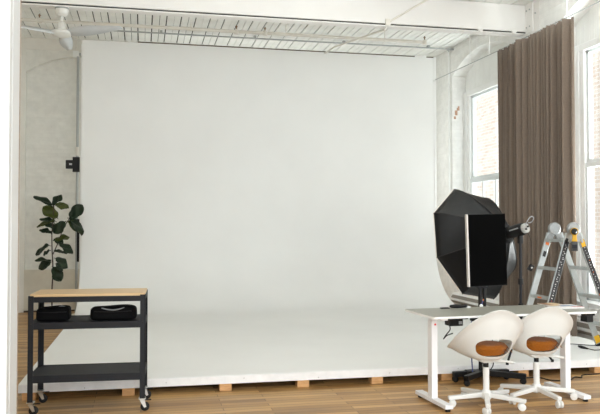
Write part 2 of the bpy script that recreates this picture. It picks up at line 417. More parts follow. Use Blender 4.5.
# the building across the street
eb = empty('brick_building', (9.2, 11, -3))
MB().box(0, .4, -8, 9, 0, 12).build('facade', M['ext_brick'], eb)
for (yy, zz) in ((-5.4, 4.6), (4.6, 4.6)):
    f = MB(); f.box(-.03, .05, yy, yy + 1.2, zz, zz + .12); f.box(-.03, .05, yy, yy + 1.2, zz + 2.1, zz + 2.25); f.box(-.02, .05, yy, yy + .08, zz, zz + 2.2); f.box(-.02, .05, yy + 1.12, yy + 1.2, zz, zz + 2.2)
    f.box(0, .04, yy, yy + 1.2, zz, zz + 2.2, 1)
    f.build('window', [M['white'], M['sash']], eb)
tag(eb, 'pale pink brick building seen outside through the tall sash window', 'building')

# ------------------------------------------------------------------ cyclorama on its raised platform
cy = empty('cyclorama', (-1.03, 6.69, 0))
tag(cy, 'big white seamless cyclorama backdrop on a raised platform with wooden blocks', 'backdrop')
L, DP, HT, RAD, Z0 = 6.30, 5.81, 4.585, 1.05, .138
prof = [(.0, Z0)] + [(DP - RAD, Z0)]
for i in range(1, 17):
    a = PI/2*i/16; prof.append((DP - RAD + RAD*math.sin(a), Z0 + RAD - RAD*math.cos(a)))
prof.append((DP, HT))
th = .03
sw = MB(); n = len(prof)
back = []
for i, (y, z) in enumerate(prof):
    p = Vector(prof[max(i-1, 0)]); q = Vector(prof[min(i+1, n-1)]); t = (q - p).normalized(); nn = Vector((t.y, -t.x))
    back.append((y + nn.x*th, z + nn.y*th))
sw.prism(prof + back[::-1], 'x', 0, L)
sw.v = [(x + (.05*(y/DP)**2 if x < 1 else -.035*(y/DP)**2), y, z) for (x, y, z) in sw.v]
sw.build('sweep', M['cyc'], cy, smooth=True)
fb = MB(); fb.box(0, L, -.022, .0, .066, Z0 - .003)
for i in range(9):
    fb.lathe([(.004, 0), (.004, .003)], (.55 + i*.7, -.023, .10 + .012*((i*7) % 3 - 1)), 8, 1, Matrix.Rotation(PI/2, 3, 'X'))
fb.build('fascia_board', [M['fascia'], M['slot']], cy, bevel=.003)
jo = MB(); jo.box(.0, L, .0, .045, .066, Z0 - .03); jo.box(.0, L, DP - .4, DP - .35, .066, Z0 - .03)
for i in range(9): jo.box(L*i/8 - (.04 if i == 8 else 0), L*i/8 + (0 if i == 8 else .04), .045, DP - .4, .066, Z0 - .03)
jo.build('joist_frame', M['dark_ply'], cy)
for xb in (.03, .867, 1.727, 2.452, 3.175, 3.882, 4.70, 5.55):
    box('support_block', M['block'], xb, xb + .112, -.012, .09, 0, .066, cy, .003)
for xb in (.03, 2.45, 5.0):
    for yb in (2.0, 4.4): box('support_block', M['block'], xb, xb + .112, yb, yb + .09, 0, .066, cy, .003)
tr = MB(); tr.box(.95, L - .02, DP + .03, DP + .06, HT - .05, HT + .026)
tr.build('top_rail', M['dark_ply'], cy)
for xb in (.03, 1.5, 3.0, 4.5, 6.0):
    MB().bar((xb + .02, DP + .055, 0), (xb + .02, DP + .055, HT - .06), .04, .045, (0, 1, 0)).build('stud', M['white'], cy)
MB().box(L - .05, L - .01, DP - .012, DP + .05, .9, HT + .02).build('edge_strip', M['white'], cy, bevel=.003)
tag(box('ballast_box', M['white'], 4.86, 5.08, 12.51, 12.585, HT + .002, HT + .045), 'small white box lying on the right end of the cyclorama top edge', 'box')
bpy.data.objects['ballast_box'].name = 'white_box'

# pole behind the left edge of the backdrop, with bracket, junction box and black bar
pl = empty('backdrop_pole', (-1.075, 12.86, 0))
tag(pl, 'pale vertical pole behind the left edge of the white backdrop', 'pole')
MB().tube([(0, 0, .02), (0, 0, 4.38)], .022).build('tube', M['conduit'], pl, smooth=True)
MB().lathe([(.10, 0), (.10, .012), (.03, .03)]).build('base_plate', M['pipe'], pl, smooth=True)
MB().tube([(-.0, 0, 2.69), (.0, 0, 2.84)], .03).build('sleeve', M['pipe'], pl, smooth=True)
br = empty('clamp_bracket', (-1.13, 12.80, 2.41))
tag(br, 'black box bracket clamped to the pole at the backdrop left edge', 'bracket')
MB().box(-.012, .10, -.05, .03, 0, .25).box(-.012, .10, -.055, -.05, .02, .028).box(-.012, .10, -.055, -.05, .22, .228).build('clamp_body', M['black'], br, bevel=.006)
MB().box(-.125, -.013, -.03, .03, .055, .20).build('motor_box', M['black'], br, bevel=.006)
MB().box(-.068, -.022, -.034, -.0305, .115, .145).build('label_plate', M['labelw'], br)
bk = MB().box(-1.066, -1.030, 12.80, 12.835, .90, 1.62).build('counterweight_bar', M['black'], bevel=.004)
tag(bk, 'thin black upright bar beside the backdrop edge behind the plant', 'bar')
jbx = empty('junction_box', (-1.113, 12.9, 4.38))
tag(jbx, 'small white junction box hanging below the ceiling beside the fan', 'junction box')
MB().box(-.05, .05, -.04, .04, 0, .10).build('box', M['white'], jbx, bevel=.006)
MB().tube([(0, 0, .10), (0, 0, CEIL - 4.38)], .009).build('drop_rod', M['pipe'], jbx, smooth=True)
MB().box(.05, .085, -.02, .02, .03, .07).build('cable_gland', M['conduit'], jbx)

# ------------------------------------------------------------------ ceiling pipes
sp = empty('sprinkler_pipe', (0, 11.70, 4.65))
tag(sp, 'cream sprinkler pipe running along under the white plank ceiling', 'pipe')
MB().tube([(-3.3, 0, 0), (4.74, 0, 0)], .027).build('pipe_run', M['pipe'], sp, smooth=True)
for xx in (-1.55, 1.48, 1.95, 4.72):
    h = MB().lathe([(.036, -.035), (.036, .03), (.02, .04)], (xx, 0, 0), 14).build('tee_fitting', M['pipe'], sp, smooth=True)
    MB().lathe([(.010, .04), (.010, .075), (.022, .078), (.022, .085), (.008, .088), (.008, .105)], (xx, 0, 0), 12).build('sprinkler_head', M['brass'], h, smooth=True)
for xx in (-2.2, .75, 2.3, 4.0):
    MB().tube([(xx, 0, .02), (xx, 0, CEIL - 4.65)], .006).lathe([(.033, -.012), (.033, .012)], (xx, 0, 0), 12, None, Matrix.Rotation(PI/2, 3, 'Y')).build('pipe_hanger', M['pipe'], sp)
cd = empty('ceiling_conduit', (0, 12.47, 4.757))
tag(cd, 'thin grey conduit along the ceiling just behind the backdrop top', 'conduit')
MB().tube(smoothpath([(-.75, 0, 0), (2, 0, 0), (5.30, 0, 0), (5.5, .06, 0), (5.555, .12, -.02)]), .014).build('conduit_tube', M['conduit'], cd, smooth=True)
MB().tube(smoothpath([(5.555, .12, -.02), (5.57, .15, -.12), (5.57, .15, -.5), (5.57, .15, -4.2)]), .017).build('white_drop', M['white'], cd, smooth=True)
for xx in (.3, 1.9, 3.5, 5.1):
    MB().box(xx - .02, xx + .02, -.035, .035, .015, CEIL - 4.757).build('strap', M['conduit'], cd)
dc = empty('diagonal_conduit', (3.42, 9.86, 4.41))
tag(dc, 'thin pale conduit slanting across the beam towards the backdrop top', 'conduit')
MB().tube([(.62, 0, .38), (0, 0, 0), (-.02, .06, -.085), (-.16, 2.30, .20), (-.29, 2.52, .13)], .015).build('conduit_tube', M['pipe'], dc, smooth=True)
MB().box(-.035, .03, -.02, .02, -.04, .05).build('elbow_box', M['pipe'], dc, bevel=.004)

# ------------------------------------------------------------------ ceiling fan
fn = empty('ceiling_fan', (-1.040, 9.955, 4.052))
tag(fn, 'white three blade ceiling fan hanging from the beam at upper left', 'ceiling fan')
MB().lathe([(.06, .29), (.088, .294), (.088, .3075), (.05, .308)]).build('mount', M['conduit'], fn, smooth=True)
MB().lathe([(.03, .195), (.06, .21), (.083, .245), (.083, .29)]).build('canopy', M['fan'], fn, smooth=True)
MB().tube([(0, 0, .10), (0, 0, .21)], .016).build('downrod', M['fan'], fn, smooth=True)
MB().lathe([(.048, .0), (.05, .08), (.035, .10), (.02, .105)], (0, 0, .02)).build('coupling', M['fan'], fn, smooth=True)
MB().lathe([(.05, -.075), (.10, -.065), (.135, -.04), (.14, -.015), (.12, .005), (.06, .022), (.03, .025)]).build('motor_housing', M['fan'], fn, smooth=True)
for ang in (-31, 89, 209):
    a = R(ang); d = Vector((math.cos(a), math.sin(a), 0)); s_ = Vector((-math.sin(a), math.cos(a), 0))
    b = MB(); N = 14
    for i in range(N + 1):
        t = i/N; r = .12 + .78*t
        w = .10 + .075*math.sin(min(t*3.2, PI/2)) - .115*t**2.2
        tilt = .62*(1 - .45*t)
        b.v += [tuple(d*r + s_*(w*.45) + Vector((0, 0, -.03 - w*.45*tilt))), tuple(d*r - s_*(w*.55) + Vector((0, 0, -.03 + w*.55*tilt)))]
    for i in range(N): b.f.append((2*i, 2*i+1, 2*i+3, 2*i+2)); b.mi.append(0)
    b.build('blade', M['blade'], fn, smooth=True, solid=.006)

# ------------------------------------------------------------------ curtain on its wire
cw = empty('curtain_wire', (5.222, 10, 4.135))
tag(cw, 'taut white curtain wire stretched along the window wall', 'curtain wire')
MB().tube([(0, 2.495, .035), (0, 0, 0), (0, -4.6, -.01)], .007, 8).build('wire', M['conduit'], cw, smooth=True)
MB().lathe([(.03, 0), (.03, .012), (.012, .03)], (0, 2.485, .034), 12, None, Matrix.Rotation(PI/2, 3, 'X')).build('anchor', M['white'], cw, smooth=True)
for yy in (1.0, .32, -1.78, -3.6):
    MB().tube([(0, yy, 0), (0, yy, CEIL - 4.13 + .002)], .009, 8).build('drop_hanger', M['white'], cw, smooth=True)

ct = empty('curtain', (5.225, 9.04, .10))
tag(ct, 'tall brown pleated curtain drawn together between the two windows', 'curtain')
c = MB(); NY, NZ = 560, 14; y0, y1, zt = -.90, .97, 4.022
rnd = random.Random(3)
folds = []; p = 0.
while p < 1: w = rnd.uniform(.032, .056); folds.append((p, w, rnd.uniform(.6, 1.2))); p += w
def fold(t):
    for (p, w, a) in folds:
        if p <= t < p + w:
            q = math.sin(2*PI*(t - p)/w); return a * math.copysign(abs(q)**.75, q)
    return 0
for j in range(NZ + 1):
    z = j/NZ; amp = .058 + .012*(1 - z)
    for i in range(NY + 1):
        t = i/NY
        tt = t + .004*math.sin(9*z + 14*t) * (1 - z)
        f = fold(min(max(tt, 0), .999)) - (.9 if abs(t - .40) < .012 else 0)
        xx = f*amp + .016*math.sin(37*t + 2.2*z)
        yy = y1 + (y0 - y1)*t + .010*math.sin(2*PI*t*23 + 1.3)*(.4 + .6*(1 - z)) + .01*(1 - z)*math.sin(5*t + 2)
        if t > .975:           # leading edge turns in towards the wall
            q = (t - .975)/.025; xx = xx*(1 - q) + q*.045; yy = yy*(1-q) + q*(y0 + .0)
        top = zt - .012*abs(math.sin(PI*t*17)) if j == NZ else zt*z
        c.v.append((xx, yy, top))
for j in range(NZ):
    for i in range(NY):
        a = j*(NY+1) + i; c.f.append((a, a+1, a+NY+2, a+NY+1)); c.mi.append(0)
c.build('drape', M['curtain'], ct, smooth=True, solid=.004)
for i in range(16):
    yy = -.93 + i*.124
    MB().tube([(.0, yy, zt - .02), (.0, yy, zt + .018), (.004, yy, zt + .03)], .003, 6).build('curtain_hook', M['conduit'], ct)

# ------------------------------------------------------------------ baseboard heater under the windows
ht = empty('baseboard_heater', (5.5, 9.4, 0))
tag(ht, 'long low white baseboard heater on the floor along the window wall', 'heater')
MB().prism([(-.09, .03), (-.09, .20), (-.02, .31), (.095, .31), (.095, .03)], 'y', -3.2, 2.9).build('heater_casing', M['heater'], ht, bevel=.006)
ht_s = MB()
ht_s.box(-.105, -.088, -3.1, 2.85, .155, .185)
ht_s.add([(-.078, -3.1, .2255), (-.078, 2.85, .2255), (-.045, 2.85, .277), (-.045, -3.1, .277)], [(0, 1, 2, 3)])
ht_s.build('outlet_slot', M['slot'], ht, solid=.004)
for yy in (-3.0, -1, 1, 2.7): box('foot', M['slot'], -.07, .06, yy, yy + .05, 0, .03, ht)

# ------------------------------------------------------------------ utility cart
ca = empty('utility_cart', (-.412, 6.34, 0), R(-2.6))
tag(ca, 'dark steel rolling cart with a bamboo top in front of the backdrop', 'cart')
hx, hy = .455, .24
MB().box(-hx + .012, hx - .004, -hy + .006, hy - .004, .936, .958).build('worktop', M['butcher'], ca, bevel=.003)
for sx in (-1, 1):
    for sy in (-1, 1):
        l = MB(); x0 = sx*hx; y0_ = sy*hy
        xs = sorted((x0, x0 - sx*.042)); ys = sorted((y0_, y0_ - sy*.042))
        l.box(xs[0], xs[1], *sorted((y0_, y0_ - sy*.004)), .105, .945)
        l.box(*sorted((x0, x0 - sx*.004)), ys[0], ys[1], .105, .945)
        for zz in (.915, .72, .52, .285): l.lathe([(.006, 0), (.006, .003)], (x0 - sx*.021, y0_ - .0 if sy < 0 else y0_ - .004, zz), 8, 1, Matrix.Rotation(PI/2, 3, 'X'))
        l.build('leg', [M['dark_metal'], M['black']], ca)
def rails(nm, z0, z1):
    r = MB()
    r.box(-hx + .006, hx - .006, -hy + .005, -hy + .009, z0, z1); r.box(-hx + .006, hx - .006, hy - .009, hy - .005, z0, z1)
    r.box(-hx + .005, -hx + .009, -hy + .006, hy - .006, z0, z1); r.box(hx - .009, hx - .005, -hy + .006, hy - .006, z0, z1)
    r.box(-hx + .009, hx - .009, -hy + .009, hy - .009, z1 - .012, z1 - .004)
    return r.build(nm, M['dark_metal'], ca)
rails('top_frame', .892, .936); rails('shelf', .678, .731); rails('shelf', .256, .314)
for sx in (-1, 1):
    for sy in (-1, 1):
        px, py = sx*(hx - .022), sy*(hy - .03)
        cs = MB().box(-.028, .028, -.03, .03, .098, .106).lathe([(.016, .086), (.022, .098)], (0, 0, 0), 14)
        for q in (-1, 1): cs.prism([(-.02, .088), (.02, .088), (.034, .034), (.016, .028)], 'y', q*.017 - .0015, q*.017 + .0015)
        cs = cs.build('caster', M['chrome'], ca, loc=(px, py, 0))
        MB().lathe([(.028, -.012), (.036, -.009), (.036, .009), (.028, .012)], (.022, 0, .036), 22, None, Matrix.Rotation(PI/2, 3, 'X')).build('wheel', M['rubber'], cs, smooth=True)
        MB().box(.02, .072, -.013, .013, .086, .093).build('brake_pedal', M['black'], cs, bevel=.002)

# two black bags on the middle shelf
def soft_bag(name, loc, w, d, h, label):
    b = empty(name, loc, R(-2.6)); tag(b, label, 'bag')
    m = MB(); nx, ny, nz = 12, 6, 6
    bm = bmesh.new(); bmesh.ops.create_cube(bm, size=1); bmesh.ops.subdivide_edges(bm, edges=bm.edges, cuts=5, use_grid_fill=True)
    vs = []
    for v in bm.verts:
        p = v.co*2; e = 9.
        k = (abs(p.x)**e + abs(p.y)**e + abs(p.z)**e)**(1/e); q = p/k
        x, y, z = q.x*w/2, q.y*d/2, q.z*h/2
        if z > 0: x *= 1 - .05*z/h; y *= 1 - .10*z/h
        z += .006*math.sin(17*x + 3*y) * (1 if z > 0 else 0)
        vs.append((x, y, z + h/2))
    fs = [tuple(v.index for v in f.verts) for f in bm.faces]; bm.verts.index_update()
    m.add(vs, fs); bm.free()
    m.build('bag_body', M['bag'], b, smooth=True, subd=1)
    return b
b1 = soft_bag('camera_bag', (-.700, 6.30, .729), .262, .20, .112, 'squat black bag at the left end of the cart shelf')
MB().tube(smoothpath([(-.11, -.096, .078), (0, -.100, .075), (.11, -.096, .078)]), .004, 8).build('zipper', M['black'], b1, smooth=True)
MB().tube(smoothpath([(.045, -.05, .112), (.07, -.05, .120), (.10, -.05, .109)]), .005, 8).build('pull_tab', M['zip'], b1, smooth=True)
b2 = soft_bag('camera_bag', (-.222, 6.265, .729), .372, .22, .110, 'wider black bag with a grey handle strap on the right of the cart shelf')
MB().tube(smoothpath([(-.09, -.095, .104), (-.05, -.106, .094), (0, -.109, .088), (.05, -.106, .094), (.09, -.095, .104)]), .005, 8).build('handle_strap', M['zip'], b2, smooth=True)
MB().tube(smoothpath([(-.15, -.108, .078), (0, -.114, .074), (.15, -.108, .078)]), .004, 8).build('zipper', M['black'], b2, smooth=True)

# ------------------------------------------------------------------ fiddle-leaf fig
pt = empty('potted_fig', (-1.365, 12.0, 0))
tag(pt, 'tall fiddle leaf fig plant in a pale pot left of the backdrop', 'plant')
MB().lathe([(.10, 0), (.125, .02), (.145, .24), (.15, .27), (.135, .27), (.13, .235)], n=32).build('pot', M['pot'], pt, smooth=True)
MB().lathe([(.128, .20), (.13, .236), (.05, .245)]).build('soil', M['soil'], pt, smooth=True)
ox = 1.365
tk = MB().tube(smoothpath([(0, 0, .235), (-.002, 0, .50), (.010, 0, .814), (-.007, .01, 1.126), (-.010, 0, 1.408), (.004, 0, 1.564), (.017, 0, 1.83)], 5), [.012 - .006*i/30 for i in range(31)], 8)
tk.tube(smoothpath([(.008, 0, 1.06), (.082, -.02, 1.235), (.155, -.03, 1.439), (.244, -.02, 1.612)], 5), [.008 - .003*i/15 for i in range(16)], 8)
tk.build('trunk', M['trunk'], pt, smooth=True)
LV = [(-1.378,1.784,-1.647,1.970,0.45), (-1.363,1.800,-1.245,1.989,0.40), (-1.287,1.612,-1.512,1.799,1.00), (-1.333,1.815,-1.123,1.785,0.90), (-1.106,1.596,-0.926,1.834,0.90), (-1.301,1.565,-1.613,1.502,0.60), (-1.331,1.533,-1.555,1.611,0.55), (-1.315,1.439,-1.480,1.533,0.80), (-1.166,1.580,-1.345,1.392,1.00), (-1.151,1.628,-0.908,1.376,0.40), (-1.166,1.565,-0.938,1.407,0.80), (-1.374,1.361,-1.568,1.439,0.60), (-1.328,1.251,-1.119,1.329,0.60), (-1.358,1.267,-1.208,1.219,0.50), (-1.283,1.204,-1.057,1.077,0.75), (-1.388,1.189,-1.624,1.050,0.60), (-1.357,1.079,-1.147,1.078,0.25), (-1.387,1.111,-1.490,1.034,0.50), (-1.385,0.923,-1.608,0.972,0.30), (-1.371,0.954,-1.563,0.832,0.90), (-1.341,1.001,-1.145,0.842,0.90), (-1.370,0.876,-1.234,0.640,1.00), (-1.325,0.907,-1.220,0.781,0.35)]
light_leaf = {2, 3, 5, 10, 12}
rl = random.Random(5)
for i, (xa, za, xb, zb, w) in enumerate(LV):
    dy = rl.uniform(-.16, .16) * (1.2 - w)
    A = Vector((xa + ox, rl.uniform(-.03, .03), za)); B = Vector((xb + ox, dy, zb))
    d = B - A; Ln = d.length; d.normalize()
    # leaf plane normal: broad ones turn to the room, narrow ones show their edge
    vis = w; nrm = Vector((.25, -vis, math.sqrt(max(0, 1 - vis*vis)) + .25)); nrm = (nrm - d*nrm.dot(d)).normalized(); sd = d.cross(nrm)
    lf = MB(); NU, NV = 12, 6; hw = .115*(Ln/.28)
    for u in range(NU + 1):
        t = u/NU
        prof_w = (math.sin(PI*min(1, t**.8))**.65)*(.62 + .5*t) * (1 - .22*math.exp(-((t - .35)/.13)**2)) if 0 < t < 1 else .03
        for v in range(NV + 1):
            s = (v/NV - .5)*2
            bend = -.16*Ln*t*t + .05*Ln*abs(s)**1.5 + .014*math.sin(9*t + 4*s + i)
            p = A + d*(Ln*(.06 + .96*t)) + sd*(s*hw*prof_w) + nrm*(bend + .03)
            lf.v.append(tuple(p))
    for u in range(NU):
        for v in range(NV):
            a = u*(NV+1) + v; lf.f.append((a, a+1, a+NV+2, a+NV+1)); lf.mi.append(0)
    lf.tube([A, A + d*(Ln*.10) + nrm*.029], .004, 6)
    lf.build('leaf', M['leaf_light'] if i in light_leaf else M['leaf'], pt, smooth=True, solid=.002)

# ------------------------------------------------------------------ desk
DZ = .766
dk = empty('standing_desk', (2.305, 5.545, 0), R(3.2))
tag(dk, 'white steel legged desk with a grey top in front of the softbox', 'desk')
DL, DD = 1.55, .60
tp = MB()
poly = []
for (cx, cy_, a0) in ((.03, .03, 180), (DL - .03, .03, 270), (DL - .03, DD - .03, 0), (.03, DD - .03, 90)):
    for k in range(5): poly.append((cx + .03*math.cos(R(a0 + 22.5*k)), cy_ + .03*math.sin(R(a0 + 22.5*k))))
tp.prism(poly, 'z', DZ - .018, DZ - .001, 1)
tp.prism([(x*.9985 + .0012, y*.997 + .0009) for (x, y) in poly], 'z', DZ - .001, DZ, 0)
tp.build('tabletop', [M['desk_top'], M['desk_edge']], dk)
for lx in (.125, 1.42):
    lg = MB().box(lx - .027, lx + .027, .245, .325, .055, DZ - .06).build('leg', M['desk_leg'], dk, bevel=.004)
    MB().box(lx - .021, lx + .021, .252, .318, DZ - .06, DZ - .04).build('inner_column', M['desk_leg'], lg)
    ft_ = MB().box(lx - .035, lx + .035, -.02, .565, .022, .055).build('foot', M['desk_leg'], lg, bevel=.004)
    for yy in (.01, .53): MB().lathe([(.022, 0), (.022, .022)], (lx, yy, 0), 14).build('glide', M['black'], ft_, smooth=True)
    MB().box(lx - .03, lx + .03, .06, .56, DZ - .04, DZ - .018).build('support_arm', M['desk_leg'], lg)
MB().lathe([(.009, 0), (.009, .002)], (.130, .2445, DZ - .095), 14, None, Matrix.Rotation(PI/2, 3, 'X')).build('red_badge', M['red'], dk)
cbm = MB().box(.15, 1.45, .22, .27, DZ - .045, DZ - .02); cbm.box(.15, 1.45, .33, .38, DZ - .045, DZ - .02)
cbm.build('crossbeam', M['desk_leg'], dk)
mc = MB().box(.175, .40, .17, .22, DZ - .05, DZ - .018).box(.215, .335, .14, .24, DZ - .10, DZ - .046).box(.44, .48, .14, .22, DZ - .07, DZ - .018)
mc = mc.build('control_box', M['black'], dk, bevel=.004); MB().box(.295, .325, .136, .14, DZ - .085, DZ - .06).build('socket', M['zip'], mc)
MB().tube(smoothpath([(.25, .22, DZ - .10), (.255, .22, DZ - .14), (.22, .22, DZ - .18), (.195, .22, DZ - .215), (.23, .23, DZ - .19), (.29, .24, DZ - .175)]), .005, 8).build('cord', M['black'], mc, smooth=True)
hc = MB().box(1.45, 1.515, .02, .11, DZ - .095, DZ - .018).box(1.42, 1.53, .015, .06, DZ - .04, DZ - .018); hc.build('cable_tray', M['black'], dk, bevel=.004)

def on_desk(name, label, cat, x, y, rz=0):
    o = empty(name, (x, y, DZ + .0005), rz); return tag(o, label, cat)
o = on_desk('eyeglass_case', 'long black case lying near the back edge of the desk', 'case', 2.775, 6.11, R(2))
MB().lathe([(.006, -.085), (.017, -.075), (.02, -.03), (.019, .03), (.016, .075), (.006, .085)], (0, 0, .0175), 16, None, Matrix.Scale(.8, 3, (0, 0, 1)) @ Matrix.Rotation(PI/2, 3, 'Y')).build('case_body', M['black'], o, smooth=True)
MB().box(.075, .115, -.012, .012, 0, .012).build('white_end', M['white'], o, bevel=.003)
o = on_desk('remote', 'small flat black remote at the back left of the desk', 'remote', 2.64, 6.10, R(1))
MB().box(-.042, .042, -.016, .016, 0, .009).build('remote_body', M['black'], o, bevel=.003)
MB().box(-.03, .03, -.008, .008, .009, .0105).build('button_strip', M['dark_metal'], o)
o = on_desk('pen_holder', 'blue pen standing in a small holder by the monitor pole', 'pen holder', 3.035, 6.19)
MB().lathe([(.016, 0), (.016, .012), (.006, .02)], n=14).build('holder', M['white'], o, smooth=True)
MB().tube([(0, 0, .012), (.018, 0, .05)], .005, 8).build('pen', M['ink'], o, smooth=True)
MB().tube([(.018, 0, .05), (.024, 0, .066)], .004, 8).build('pen_tip', M['orange'], o, smooth=True)
o = on_desk('magazine', 'open paged magazine with a tan and blue cover at the right of the desk', 'magazine', 3.745, 5.96, R(-2))
mg = MB(); mg.box(-.13, .12, -.115, .115, 0, .012, 0); mg.build('pages', M['paper'], o, bevel=.002)
cv = MB().box(-.13, .12, -.115, .115, .0122, .0136, 0); cv.box(-.05, .09, -.03, .05, .0136, .0142, 1); cv.box(-.125, -.02, .02, .11, .0136, .0142, 2); cv.box(.02, .12, -.112, -.05, .0136, .0142, 3)
cv.build('cover', [M['paper'], M['mag_blue'], M['mag_tan'], M['mag_pink']], o)
o = on_desk('magazine', 'brown magazine lying partly behind the open one beside the ladder', 'magazine', 3.72, 6.185, R(6))
MB().box(-.07, .09, -.08, .085, 0, .007).build('pages', M['paper'], o, bevel=.001)
MB().box(-.07, .09, -.08, .085, .007, .009, 0).box(.0, .085, -.07, .08, .009, .0095, 1).build('cover', [M['mag_brown'], M['mag_tan']], o)

# ------------------------------------------------------------------ portrait monitor on a wheeled floor stand
mo = empty('display_monitor', (3.235, 6.50, 0))
tag(mo, 'black portrait monitor on a wheeled floor stand behind the desk', 'monitor')
rot = Matrix.Rotation(R(-1.6), 4, 'Y'); cc = Matrix.Translation((0, 0, 1.272))
def rbox(mb, *a): return mb.box(*a, m=cc @ rot)
rbox(MB(), -.197, .203, -.030, .0, -.347, .345).build('housing', M['black'], mo, bevel=.003)
rbox(MB(), -.186, .200, -.0325, -.0302, -.340, .340).build('screen', M['black_matte'], mo)
rbox(MB(), -.2005, -.1865, -.034, .006, -.347, .345).build('side_bezel', M['silver'], mo, bevel=.002)
rbox(MB(), -.10, .11, .0, .045, -.22, .22).build('rear_casing', M['black'], mo, bevel=.01)
MB().box(-.06, .06, .045, .06, 1.17, 1.37).build('mount_plate', M['black'], mo)
po = MB().tube([(-.022, .075, .08), (-.022, .075, 1.40)], .019).tube([(.022, .075, .08), (.022, .075, 1.40)], .019).build('pole', M['black'], mo, smooth=True)
MB().box(-.05, .05, .045, .105, .90, .915).build('pole_clamp', M['dark_metal'], po)
MB().box(-.17, .09, .03, .12, .062, .11).build('base_plate', M['black'], mo, bevel=.004)
for (ex, ey) in ((.33, -.16), (-.27, -.12), (-.30, .09), (.28, .10)):
    l = MB().bar((.0, .07, .085), (ex, ey, .075), .05, .05).build('leg', M['black'], mo, bevel=.004)
    MB().lathe([(.022, -.016), (.029, -.012), (.029, .012), (.022, .016)], (ex*.93, .07 + (ey - .07)*.93, .029), 18, None, Matrix.Rotation(PI/2, 3, 'X')).tube([(ex*.93, .07 + (ey - .07)*.93, .029), (ex*.93, .07 + (ey - .07)*.93, .07)], .01, 8).build('caster', M['rubber'], l, smooth=True)
MB().tube(smoothpath([(-.02, .055, .70), (-.10, .0, .66), (-.185, -.04, .54), (-.18, -.05, .35), (-.165, -.05, .12)]), .006, 8).build('power_cord', M['ink'], mo, smooth=True)
MB().tube(smoothpath([(.0, .05, .68), (-.05, -.03, .62), (-.11, -.07, .42), (-.115, -.07, .30), (-.06, -.05, .20), (.0, .02, .11)]), .004, 8).build('signal_cord', M['dark_metal'], mo, smooth=True)
MB().tube(smoothpath([(.03, .05, .66), (.05, -.02, .5), (.045, -.04, .30), (.075, .0, .18), (.07, .05, .11)]), .005, 8).build('signal_cord', M['black'], mo, smooth=True)

# ------------------------------------------------------------------ octagonal softbox light on a stand
sl = empty('studio_softbox', (3.86, 7.06, Z0))
tag(sl, 'large black octagonal softbox on a light stand behind the monitor', 'studio light')
base = Vector((3.86, 7.06, Z0))
cS = Vector((3.512, 7.338, 1.308)) - base
F = Vector((-.40, .885, -.25)).normalized()             # the way the light points
e1 = F.cross(Vector((0, 0, 1))).normalized(); e2 = e1.cross(F).normalized()
rho = R(-10); u1 = e1*math.cos(rho) + e2*math.sin(rho); u2 = -e1*math.sin(rho) + e2*math.cos(rho)
RO, DEPTH = .625, .46
def rimp(k, r): a = R(22.5 + 45*k); return u1*(r*math.cos(a)) + u2*(r*math.sin(a))
sb = MB(); NT = 9
for j in range(NT + 1):
    t = j/NT
    r = .075 + (RO - .075)*math.sqrt(1 - (1 - t)**2.0)*1.0 if t > 0 else .075
    r = .075 + (RO - .075)*(.72*math.sin(t*PI/2) + .28*t)
    for k in range(8):
        for h in range(4):
            q = h/4; sag = 1 - .055*math.sin(PI*q)*math.sin(PI*min(t*1.05, 1))
            p = rimp(k, r).lerp(rimp(k+1, r), q)*sag
            sb.v.append(tuple(cS - F*(DEPTH*(1 - t)) + p))
for j in range(NT):
    for k in range(32):
        sb.f.append((j*32 + k, j*32 + (k+1) % 32, (j+1)*32 + (k+1) % 32, (j+1)*32 + k)); sb.mi.append(0)
body = sb.build('softbox_shell', M['softbox'], sl, smooth=True, solid=.004)
for k in range(8):
    pts = [Vector(sb.v[j*32 + k*4])*1.0 for j in range(NT + 1)]
    MB().tube([p + (p - (cS - F*.2)).normalized()*.004 for p in pts], .005, 6).build('rib_seam', M['piping'], body, smooth=True)
rm = MB()
rm.tube([cS + rimp(k, RO + .004) + F*.004 for k in range(9)], .006, 6)
rm.build('rim_piping', M['rim'], body)
df = MB(); df.add([tuple(cS - F*.022 + rimp(k, RO - .05)) for k in range(8)], [tuple(range(8))]); df.build('diffuser', M['diffuser'], sl, solid=.003)
ring = cS - F*DEPTH
# zipped flap and velcro patch on the shell
vp = Vector(sb.v[7*32 + 2*4 + 2]).lerp(Vector(sb.v[6*32 + 2*4 + 2]), .5)
MB().tube([ring - F*.02, ring + F*.02], .088, 20).build('speed_ring', M['black'], sl, smooth=True)
hd = MB().tube([ring - F*.02, ring - F*.05, ring - F*.20, ring - F*.21], [.058, .064, .064, .058], 20).build('strobe_head', M['black'], sl, smooth=True)
MB().tube([ring - F*.21, ring - F*.245], .050, 20).build('control_panel', M['chrome'], hd, smooth=True)
for (a, b_) in ((.018, .012), (-.02, -.014)): MB().tube([ring - F*.244 + e1*a + e2*b_, ring - F*.258 + e1*a + e2*b_], .010, 10).build('knob', M['black'], hd, smooth=True)
MB().bar(ring - F*.08 - e1*.066 + e2*.01, ring - F*.19 - e1*.066 + e2*.01, .004, .012).build('side_stripe', M['zip'], hd)
tail = ring - F*.24
lp = [tail + e2*.03, tail + Vector((.01, -.01, .075)), tail + Vector((.045, -.02, .115)), tail + Vector((.07, -.02, .10)), tail + Vector((.055, -.01, .06)), tail + Vector((.02, 0, .05))]
MB().tube(smoothpath(lp), .005, 8).build('cable_loop', M['zip'], hd, smooth=True)
pm = ring - F*.165
px_, py_ = pm.x, pm.y
MB().tube([pm + Vector((0, 0, -.06)), (px_, py_, pm.z - .14)], .028, 12).build('tilt_bracket', M['black'], sl, smooth=True)
st = MB().tube([(px_, py_, .10), (px_, py_, .55)], .019).tube([(px_, py_, .55), (px_, py_, pm.z - .12)], .014).build('stand_pole', M['dark_metal'], sl, smooth=True)
